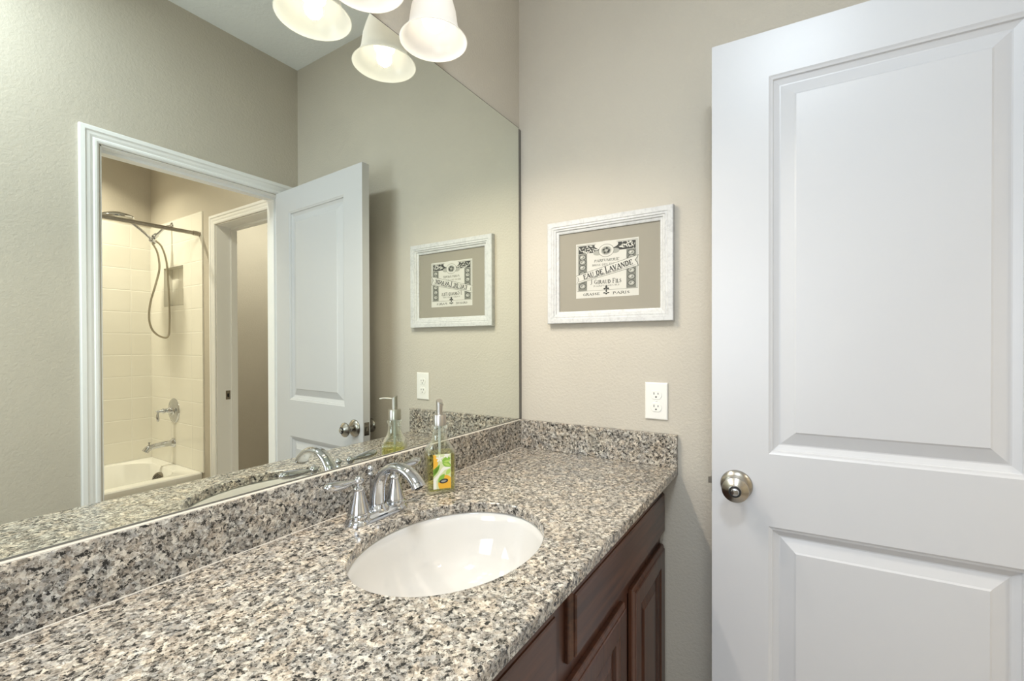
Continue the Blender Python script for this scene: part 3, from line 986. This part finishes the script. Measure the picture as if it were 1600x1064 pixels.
# fleuron at the foot
for dx, dy, ra, rb in ((0, 0.175, 0.016, 0.035), (-0.028, 0.15, 0.018, 0.016), (0.028, 0.15, 0.018, 0.016), (0, 0.115, 0.012, 0.03), (-0.03, 0.075, 0.02, 0.012), (0.03, 0.075, 0.02, 0.012), (0, 0.06, 0.015, 0.014)):
    ellp(0.5 + dx, dy, ra, rb, 1, 4 + dx + dy)
# diagonal ribbon with notched ends
ang = math.atan2(0.115, 1.0)
rb0, rb1 = 0.36, 0.645
pp([(-0.005, 0.265), (1.0, 0.505), (0.985, 0.565), (0.955, 0.61), (0.985, 0.655), (1.0, 0.70), (-0.005, 0.42), (0.03, 0.385), (0.045, 0.345), (0.03, 0.305)], 2, 6)
pp([(0.0, 0.272), (0.985, 0.512), (0.97, 0.565), (0.94, 0.61), (0.97, 0.655), (0.985, 0.688), (0.0, 0.412), (0.04, 0.385), (0.055, 0.345), (0.04, 0.305)], 0, 6.3)
pp([(0.05, 0.300), (0.95, 0.520), (0.955, 0.535), (0.05, 0.316)], 3, 6.5)

# small serif alphabet drawn from strokes: each stroke (x0,y0,x1,y1,thick?) in a 1-high box
GL = {
    'A': (0.80, [(0.10, 0, 0.40, 1, 0), (0.40, 1, 0.72, 0, 1), (0.22, 0.34, 0.60, 0.34, 0)], [(0.10, 0), (0.72, 0)]),
    'B': (0.68, [(0.15, 0, 0.15, 1, 1), (0.15, 1, 0.42, 1, 0), (0.42, 1, 0.52, 0.77, 1), (0.52, 0.77, 0.42, 0.54, 1), (0.15, 0.54, 0.42, 0.54, 0), (0.42, 0.54, 0.56, 0.28, 1), (0.56, 0.28, 0.42, 0, 1), (0.15, 0, 0.42, 0, 0)], [(0.15, 0), (0.15, 1)]),
    'C': (0.72, [(0.60, 0.82, 0.42, 1, 0), (0.42, 1, 0.20, 0.8, 0), (0.20, 0.8, 0.13, 0.5, 1), (0.13, 0.5, 0.20, 0.2, 1), (0.20, 0.2, 0.42, 0, 0), (0.42, 0, 0.62, 0.18, 0)], []),
    'D': (0.78, [(0.15, 0, 0.15, 1, 1), (0.15, 1, 0.42, 1, 0), (0.42, 1, 0.60, 0.75, 1), (0.60, 0.75, 0.63, 0.5, 1), (0.63, 0.5, 0.60, 0.25, 1), (0.60, 0.25, 0.42, 0, 1), (0.42, 0, 0.15, 0, 0)], [(0.15, 0), (0.15, 1)]),
    'E': (0.66, [(0.15, 0, 0.15, 1, 1), (0.15, 1, 0.55, 1, 0), (0.55, 1, 0.55, 0.80, 0), (0.15, 0.52, 0.42, 0.52, 0), (0.15, 0, 0.58, 0, 0), (0.58, 0, 0.58, 0.22, 0)], [(0.15, 0), (0.15, 1)]),
    'F': (0.62, [(0.15, 0, 0.15, 1, 1), (0.15, 1, 0.55, 1, 0), (0.55, 1, 0.55, 0.80, 0), (0.15, 0.52, 0.42, 0.52, 0)], [(0.15, 0), (0.15, 1)]),
    'G': (0.78, [(0.60, 0.82, 0.42, 1, 0), (0.42, 1, 0.20, 0.8, 0), (0.20, 0.8, 0.13, 0.5, 1), (0.13, 0.5, 0.20, 0.2, 1), (0.20, 0.2, 0.42, 0, 0), (0.42, 0, 0.62, 0.12, 0), (0.62, 0.12, 0.62, 0.42, 1)], [(0.62, 0.42)]),
    'I': (0.36, [(0.18, 0, 0.18, 1, 1)], [(0.18, 0), (0.18, 1)]),
    'J': (0.46, [(0.28, 1, 0.28, 0.1, 1), (0.28, 0.1, 0.14, -0.08, 0), (0.14, -0.08, 0.04, 0.02, 0)], [(0.28, 1)]),
    'L': (0.62, [(0.15, 0, 0.15, 1, 1), (0.15, 0, 0.54, 0, 0), (0.54, 0, 0.54, 0.24, 0)], [(0.15, 0), (0.15, 1)]),
    'M': (0.96, [(0.14, 0, 0.16, 1, 0), (0.16, 1, 0.46, 0, 1), (0.46, 0, 0.78, 1, 0), (0.78, 1, 0.80, 0, 1)], [(0.14, 0), (0.80, 0)]),
    'N': (0.82, [(0.14, 0, 0.14, 1, 0), (0.14, 1, 0.66, 0, 1), (0.66, 0, 0.66, 1, 0)], [(0.14, 0), (0.66, 1)]),
    'O': (0.80, [(0.40, 1, 0.20, 0.8, 0), (0.20, 0.8, 0.13, 0.5, 1), (0.13, 0.5, 0.20, 0.2, 1), (0.20, 0.2, 0.40, 0, 0), (0.40, 0, 0.60, 0.2, 0), (0.60, 0.2, 0.67, 0.5, 1), (0.67, 0.5, 0.60, 0.8, 1), (0.60, 0.8, 0.40, 1, 0)], []),
    'P': (0.64, [(0.15, 0, 0.15, 1, 1), (0.15, 1, 0.42, 1, 0), (0.42, 1, 0.55, 0.75, 1), (0.55, 0.75, 0.42, 0.48, 1), (0.42, 0.48, 0.15, 0.48, 0)], [(0.15, 0), (0.15, 1)]),
    'R': (0.72, [(0.15, 0, 0.15, 1, 1), (0.15, 1, 0.42, 1, 0), (0.42, 1, 0.54, 0.76, 1), (0.54, 0.76, 0.42, 0.52, 1), (0.42, 0.52, 0.15, 0.52, 0), (0.36, 0.52, 0.64, 0, 1)], [(0.15, 0), (0.15, 1), (0.64, 0)]),
    'S': (0.60, [(0.48, 0.84, 0.30, 1, 0), (0.30, 1, 0.14, 0.78, 0), (0.14, 0.78, 0.30, 0.54, 1), (0.30, 0.54, 0.48, 0.28, 1), (0.48, 0.28, 0.30, 0, 0), (0.30, 0, 0.12, 0.18, 0)], []),
    'U': (0.80, [(0.15, 1, 0.16, 0.25, 1), (0.16, 0.25, 0.38, 0, 0), (0.38, 0, 0.62, 0.25, 0), (0.62, 0.25, 0.62, 1, 0)], [(0.15, 1), (0.62, 1)]),
    'V': (0.78, [(0.10, 1, 0.40, 0, 1), (0.40, 0, 0.68, 1, 0)], [(0.10, 1), (0.68, 1)]),
    'H': (0.80, [(0.15, 0, 0.15, 1, 1), (0.64, 0, 0.64, 1, 1), (0.15, 0.52, 0.64, 0.52, 0)], [(0.15, 0), (0.15, 1), (0.64, 0), (0.64, 1)]),
}


def text(s, ca, cb, h, width, an, mi, lay, bold=1.0, slant=0.0):
    """text centred at (ca, cb) in print units; h cap height (fraction of PH); width total (fraction of PW); a big first letter is marked by ^"""
    asp = PW / PH
    items = []
    x = 0
    big = 1.0
    for ch in s:
        if ch == '^':
            big = 1.25
            continue
        if ch == ' ':
            x += 0.42
            continue
        wd = GL[ch][0] * big
        items.append((ch, x, big))
        x += wd
        big = 1.0
    tot = x
    sx = width / tot

    def put(px, py):
        # px along baseline in print-a units, py up in print-b units ; rotate in real aspect
        X, Y = px * asp, py
        return (ca + (X * cos(an) - Y * sin(an)) / asp, cb + X * sin(an) + Y * cos(an))

    def stroke(x0, y0, x1, y1, hw, ox, bg):
        pts = [((ox + (x0 + slant * y0) * bg - tot / 2) * sx, (y0 * bg - 0.5) * h), ((ox + (x1 + slant * y1) * bg - tot / 2) * sx, (y1 * bg - 0.5) * h)]
        (ax, ay), (bx_, by) = [(p[0] * asp, p[1]) for p in pts]
        dx, dy = bx_ - ax, by - ay
        l = math.hypot(dx, dy) or 1e-6
        dx, dy = dx / l, dy / l
        e = hw * 0.6
        ax -= dx * e; ay -= dy * e; bx_ += dx * e; by += dy * e
        nx, ny = -dy * hw, dx * hw
        pp([put(px / asp, py) for px, py in ((ax - nx, ay - ny), (bx_ - nx, by - ny), (bx_ + nx, by + ny), (ax + nx, ay + ny))], mi, lay)
    for ch, ox, bg in items:
        for k, (x0, y0, x1, y1, th) in enumerate(GL[ch][1]):
            stroke(x0, y0, x1, y1, h * bold * (0.120 if th else 0.065), ox, bg)
        for fx, fy in GL[ch][2]:
            stroke(fx - 0.11, fy, fx + 0.11, fy, h * bold * 0.050, ox, bg)


ra_ = math.atan2(0.255 * PH, 1.0 * PW)
text('EAU DE ^LAVANDE', 0.515, 0.485, 0.080, 0.80, ra_, 1, 7)
text('PARFUMS DES ALPES', 0.50, 0.425, 0.030, 0.50, ra_, 1, 7)
text('PARFUMERIE', 0.5, 0.66, 0.042, 0.40, 0.0, 2, 4, 1.0, 0.15)
text('BRISE DES FLEURS', 0.5, 0.585, 0.030, 0.46, 0.0, 2, 4)
text('^J ^GIRAUD ^FILS', 0.49, 0.275, 0.062, 0.50, 0.0, 1, 6.1, 0.75)
text('PARFUMEURS', 0.5, 0.205, 0.024, 0.42, 0.0, 2, 4)
text('GRASSE', 0.255, 0.065, 0.040, 0.28, 0.0, 1, 4)
text('PARIS', 0.735, 0.065, 0.040, 0.27, 0.0, 1, 4)
PR.build('label_print', pmats, fr, weld=False)['label'] = 'black and cream perfume label print'

# ------------------------------------------------------------------ wall outlet
wo = empty('wall_outlet', (-0.0004, -0.504, 1.0940))
tag(wo, 'white duplex wall outlet below the framed print', 'outlet')
op_ = MB()
op_.frame_rings((-0.0349, 0.0349, -0.058, 0.058), [(0, 0), (0, 0.003), (0.0012, 0.0047), (0.004, 0.0056)], lambda u, v, h: (-h, -u, v))
op_.face([(0, 0.0349, -0.058), (0, -0.0349, -0.058), (0, -0.0349, 0.058), (0, 0.0349, 0.058)])
op_.build('cover_plate', M['plate'], wo)
for z in (0.0195, -0.0195):
    rc = MB()

    def oct_(h, k):
        pts = []
        for i in range(36):
            a = 2 * pi * i / 36
            pts.append((-h, k * 0.0172 * cos(a), z + max(min(k * 0.0172 * sin(a), 0.0142 * k), -0.0142 * k)))
        return pts
    rc.loft([oct_(0.0050, 1), oct_(0.0068, 1), oct_(0.0072, 0.96)], False, True, smooth=False)
    ro_ = rc.build('receptacle', M['plate'], wo)
    hl = MB()
    hl.box(-0.0076, -0.0070, 0.0052, 0.0072, z + 0.0005, z + 0.0075)
    hl.box(-0.0076, -0.0070, -0.0072, -0.0052, z + 0.0012, z + 0.0068)
    hl.lathe([(0.0024, 0), (0.0024, 0.0006)], 16, axis_matrix((-0.0070, 0, z - 0.0065), (-1, 0, 0)))
    hl.build('slot', M['dark'], ro_)
sw = MB(); sw.lathe([(0.003, 0), (0.003, 0.0008), (0.0018, 0.0014)], 20, axis_matrix((-0.0055, 0, 0), (-1, 0, 0)))
sw.build('screw', M['plate'], wo)

# ------------------------------------------------------------------ tiled surround (part of the setting) and tub
RIM = 0.420
TT = 2.163
MB().box(-1.532, -0.008, YB, YB + 0.010, RIM + 0.001, TT).build('wall_tiled_back', M['tilex'], kind='structure')
tw = MB()
tw.grid_slab([YB + 0.0, NICHE[0], NICHE[1], -2.480], [RIM + 0.001, NICHE[2], NICHE[3], TT], {(1, 1)}, 0.0, -0.008, lambda u, v, t: (t, u, v))
# niche lining
y0, y1, z0, z1 = NICHE[0] + 0.0015, NICHE[1] - 0.0015, NICHE[2] + 0.0015, NICHE[3] - 0.0015
dp = 0.045
for q in ([(-0.008, y0, z0), (dp, y0, z0), (dp, y0, z1), (-0.008, y0, z1)], [(-0.008, y1, z0), (dp, y1, z0), (dp, y1, z1), (-0.008, y1, z1)],
          [(-0.008, y0, z0), (dp, y0, z0), (dp, y1, z0), (-0.008, y1, z0)], [(-0.008, y0, z1), (dp, y0, z1), (dp, y1, z1), (-0.008, y1, z1)],
          [(dp, y0, z0), (dp, y1, z0), (dp, y1, z1), (dp, y0, z1)]):
    tw.face(q)
tw.build('wall_tiled_side', M['tiley'], kind='structure')

tub = empty('bathtub', (-0.765, -2.90, 0))
tag(tub, 'white bathtub in the tiled alcove seen through the doorway', 'bathtub')
tm = MB()
TX0, TX1, TY0, TY1 = -1.530, -0.001, -3.309, -2.515


def rr4(x0, x1, y0, y1, r, z, n=8):
    cx, cy = (x0 + x1) / 2, (y0 + y1) / 2
    return [(cx + p[0] + 0.765, cy + p[1] + 2.90, p[2]) for p in rrect((x1 - x0) / 2, (y1 - y0) / 2, r, z, n)]


tr_ = [rr4(TX0, TX1, TY0, TY1, 0.006, 0.0), rr4(TX0, TX1, TY0, TY1, 0.006, RIM - 0.045), rr4(TX0, TX1, TY0, TY1 + 0.008, 0.006, RIM - 0.035), rr4(TX0, TX1, TY0, TY1 + 0.010, 0.010, RIM - 0.008), rr4(TX0 + 0.004, TX1 - 0.002, TY0 + 0.002, TY1 + 0.004, 0.010, RIM),
       rr4(TX0 + 0.10, TX1 - 0.075, TY0 + 0.055, TY1 - 0.075, 0.16, RIM), rr4(TX0 + 0.112, TX1 - 0.085, TY0 + 0.065, TY1 - 0.085, 0.16, RIM - 0.010),
       rr4(TX0 + 0.18, TX1 - 0.100, TY0 + 0.085, TY1 - 0.100, 0.16, RIM - 0.15), rr4(TX0 + 0.26, TX1 - 0.120, TY0 + 0.105, TY1 - 0.120, 0.15, RIM - 0.29), rr4(TX0 + 0.34, TX1 - 0.17, TY0 + 0.16, TY1 - 0.17, 0.12, RIM - 0.335)]
tm.loft(tr_, True, True)
tm.build('basin', M['tub'], tub, angle=40)
ov = MB()
OA = axis_matrix((0.765 - 0.108, -2.905 + 2.90, RIM - 0.082), (-1, 0.42, 0.30))
ov.lathe([(0.047, -0.012), (0.047, 0.004), (0.040, 0.009), (0.015, 0.010), (0.0001, 0.010)], 36, OA)
for k in range(-3, 4):
    L_ = 0.036 * math.sqrt(max(0, 1 - (k / 3.7) ** 2))
    A_ = OA @ Matrix.Translation((k * 0.0095, 0, 0.0098))
    ov.loft([[A_ @ Vector(p) for p in ((-0.0018, -L_, z), (0.0018, -L_, z), (0.0018, L_, z), (-0.0018, L_, z))] for z in (0, 0.0022)], smooth=False, mi=1)
ov.build('overflow_plate', [M['nickel'], M['dark']], tub, angle=40)

# tub spout, valve, curtain rod, shower
ts = empty('tub_spout', (-0.008, -2.922, 0.572))
tag(ts, 'chrome tub spout on the tiled wall just above the bathtub rim', 'tub spout')
q_ = MB()
q_.lathe([(0.034, 0.0), (0.034, 0.004), (0.027, 0.012), (0.021, 0.022)], 28, axis_matrix((0, 0, 0), (-1, 0, 0)))
q_.sweep(catmull([(-0.010, 0, 0), (-0.06, 0, 0.000), (-0.12, 0, -0.004), (-0.152, 0, -0.014), (-0.170, 0, -0.034)], 6), [0.020] * 8 + [0.0185] * 8 + [0.0200] * 9, 22)
q_.build('spout_body', M['chrome'], ts, angle=45)
dk = MB(); dk.lathe([(0.0045, 0), (0.0035, 0.012), (0.0075, 0.016), (0.0075, 0.020), (0.003, 0.022)], 18, Matrix.Translation((-0.145, 0, 0.008)))
dk.build('diverter_knob', M['chrome'], ts, angle=40)

vt = empty('shower_valve', (-0.008, -2.908, 0.804))
tag(vt, 'round chrome shower valve with a lever handle above the tub spout', 'shower valve')
q_ = MB(); q_.lathe([(0.088, 0), (0.088, 0.003), (0.082, 0.008), (0.060, 0.012), (0.034, 0.015), (0.030, 0.020)], 48, axis_matrix((0, 0, 0), (-1, 0, 0)))
q_.build('trim_plate', M['chrome'], vt, angle=45)
q_ = MB()
q_.lathe([(0.026, 0.018), (0.026, 0.030), (0.018, 0.038), (0.014, 0.058), (0.017, 0.062), (0.017, 0.070), (0.010, 0.080), (0.007, 0.104), (0.004, 0.110)], 28, axis_matrix((0, 0, 0.005), (-1, 0, 0)))
q_.sweep(catmull([(-0.092, 0, 0.005), (-0.100, 0, -0.012), (-0.101, 0, -0.034), (-0.099, 0, -0.056), (-0.097, 0, -0.066)], 5), [0.0045, 0.0045, 0.005, 0.0055, 0.006, 0.0065, 0.007, 0.0075, 0.008, 0.0085, 0.009, 0.0095, 0.0095, 0.0095, 0.009, 0.0085, 0.008, 0.007, 0.006, 0.004, 0.002], 16)
q_.build('lever', M['chrome'], vt, angle=45)

cr_ = empty('shower_curtain_rod', (-0.765, -2.51, 2.014))
tag(cr_, 'straight metal shower curtain rod spanning the tub alcove', 'curtain rod')
q_ = MB(); q_.lathe([(0.0125, -0.755), (0.0125, 0.755)], 24, axis_matrix((0, 0, 0), (1, 0, 0)))
q_.build('rod', M['nickel'], cr_, angle=45)
for s_ in (-1, 1):
    q_ = MB(); q_.lathe([(0.0155, 0.0), (0.0155, 0.034), (0.0180, 0.036), (0.0180, 0.0465)], 24, axis_matrix((s_ * 0.718, 0, 0), (s_, 0, 0)))
    q_.build('end_cap', M['nickel'], cr_, angle=45)

sh_ = empty('shower_set', (-0.001, -2.93, 2.125))
tag(sh_, 'chrome shower head on a wall arm with a looping metal hose', 'shower')
q_ = MB()
q_.lathe([(0.032, 0.0), (0.031, 0.004), (0.022, 0.012), (0.012, 0.016)], 28, axis_matrix((0, 0, 0), (-1, 0, 0)))
q_.sweep(catmull([(-0.01, 0, 0), (-0.045, 0, -0.016), (-0.085, 0, -0.066), (-0.108, 0, -0.096)], 6), 0.0085, 16)
q_.build('shower_arm', M['chrome'], sh_, angle=45)
q_ = MB()
q_.lathe([(0.0135, 0), (0.0155, 0.004), (0.0155, 0.030), (0.0125, 0.034)], 24, axis_matrix((-0.095, 0, -0.078), (-0.66, 0, -0.75)))
q_.lathe([(0.011, 0), (0.0165, 0.006), (0.0165, 0.026), (0.011, 0.034)], 24, axis_matrix((-0.108, 0, -0.128), (-0.80, 0, 0.30)))
q_.build('diverter', M['chrome'], sh_, angle=45)
q_ = MB()
q_.sweep(catmull([(-0.108, 0.004, -0.145), (-0.132, 0.004, -0.117), (-0.17, 0.004, -0.080), (-0.215, 0.004, -0.045), (-0.255, 0.004, -0.018)], 6), 0.0085, 16)
q_.sweep(catmull([(-0.118, -0.02, -0.120), (-0.15, -0.02, -0.085), (-0.20, -0.02, -0.046), (-0.25, -0.012, -0.012)], 6), 0.0065, 14)
q_.build('wand', M['chrome'], sh_, angle=45)
q_ = MB()
HA = axis_matrix((-0.325, 0, -0.005), (0.10, 0, -1))
q_.lathe([(0.010, -0.034), (0.030, -0.030), (0.070, -0.016), (0.096, -0.004), (0.100, 0.003), (0.098, 0.010)], 44, HA)
ho_ = q_.build('shower_head', M['chrome'], sh_, angle=45)
q_ = MB(); q_.lathe([(0.094, 0.0085), (0.094, 0.0125), (0.001, 0.0130)], 40, HA)
q_.build('spray_face', M['steel'], ho_, angle=45)
hp = [(-0.124, -2.93, 1.985), (-0.099, -2.93, 1.935), (-0.087, -2.93, 1.880), (-0.085, -2.93, 1.80), (-0.108, -2.93, 1.69), (-0.135, -2.93, 1.58), (-0.146, -2.93, 1.47), (-0.132, -2.93, 1.39), (-0.099, -2.93, 1.345), (-0.055, -2.93, 1.325), (-0.030, -2.935, 1.345), (-0.022, -2.94, 1.43), (-0.022, -2.94, 1.56), (-0.030, -2.935, 1.72), (-0.042, -2.93, 1.87), (-0.070, -2.93, 1.968), (-0.106, -2.93, 2.005)]
hp2 = [hp[0]] + hp[1:]
q_ = MB(); q_.sweep([(p.x + 0.001, p.y + 2.93, p.z - 2.125) for p in catmull(hp2, 8)], 0.0065, 12)
q_.build('hose', M['hose'], sh_, angle=50)

# recessed light over the tub (its lamp is the disk light below it)
rl = MB(); rl.lathe([(0.085, 0.0), (0.085, -0.006), (0.070, -0.010), (0.062, -0.004), (0.062, 0.0)], 40, Matrix.Translation((-0.67, -2.95, CZ - 0.001)))
tag(rl.build('recessed_light', M['white'], angle=40), 'round white recessed light trim in the ceiling over the bathtub', 'ceiling light')

rl = MB(); rl.frame_rings((-1.62, -1.28, -1.17, -0.83), [(0, 0), (0, 0.030), (0.006, 0.034), (0.016, 0.034), (0.018, 0.028)], lambda u, v, h: (u, v, CZ - h), close=False)  # invented rim dressing the added vanity fill light
tag(rl.build('fill_light_rim', M['white']), 'added square white rim, out of view, around the fill light above the left half of the vanity', 'ceiling light')
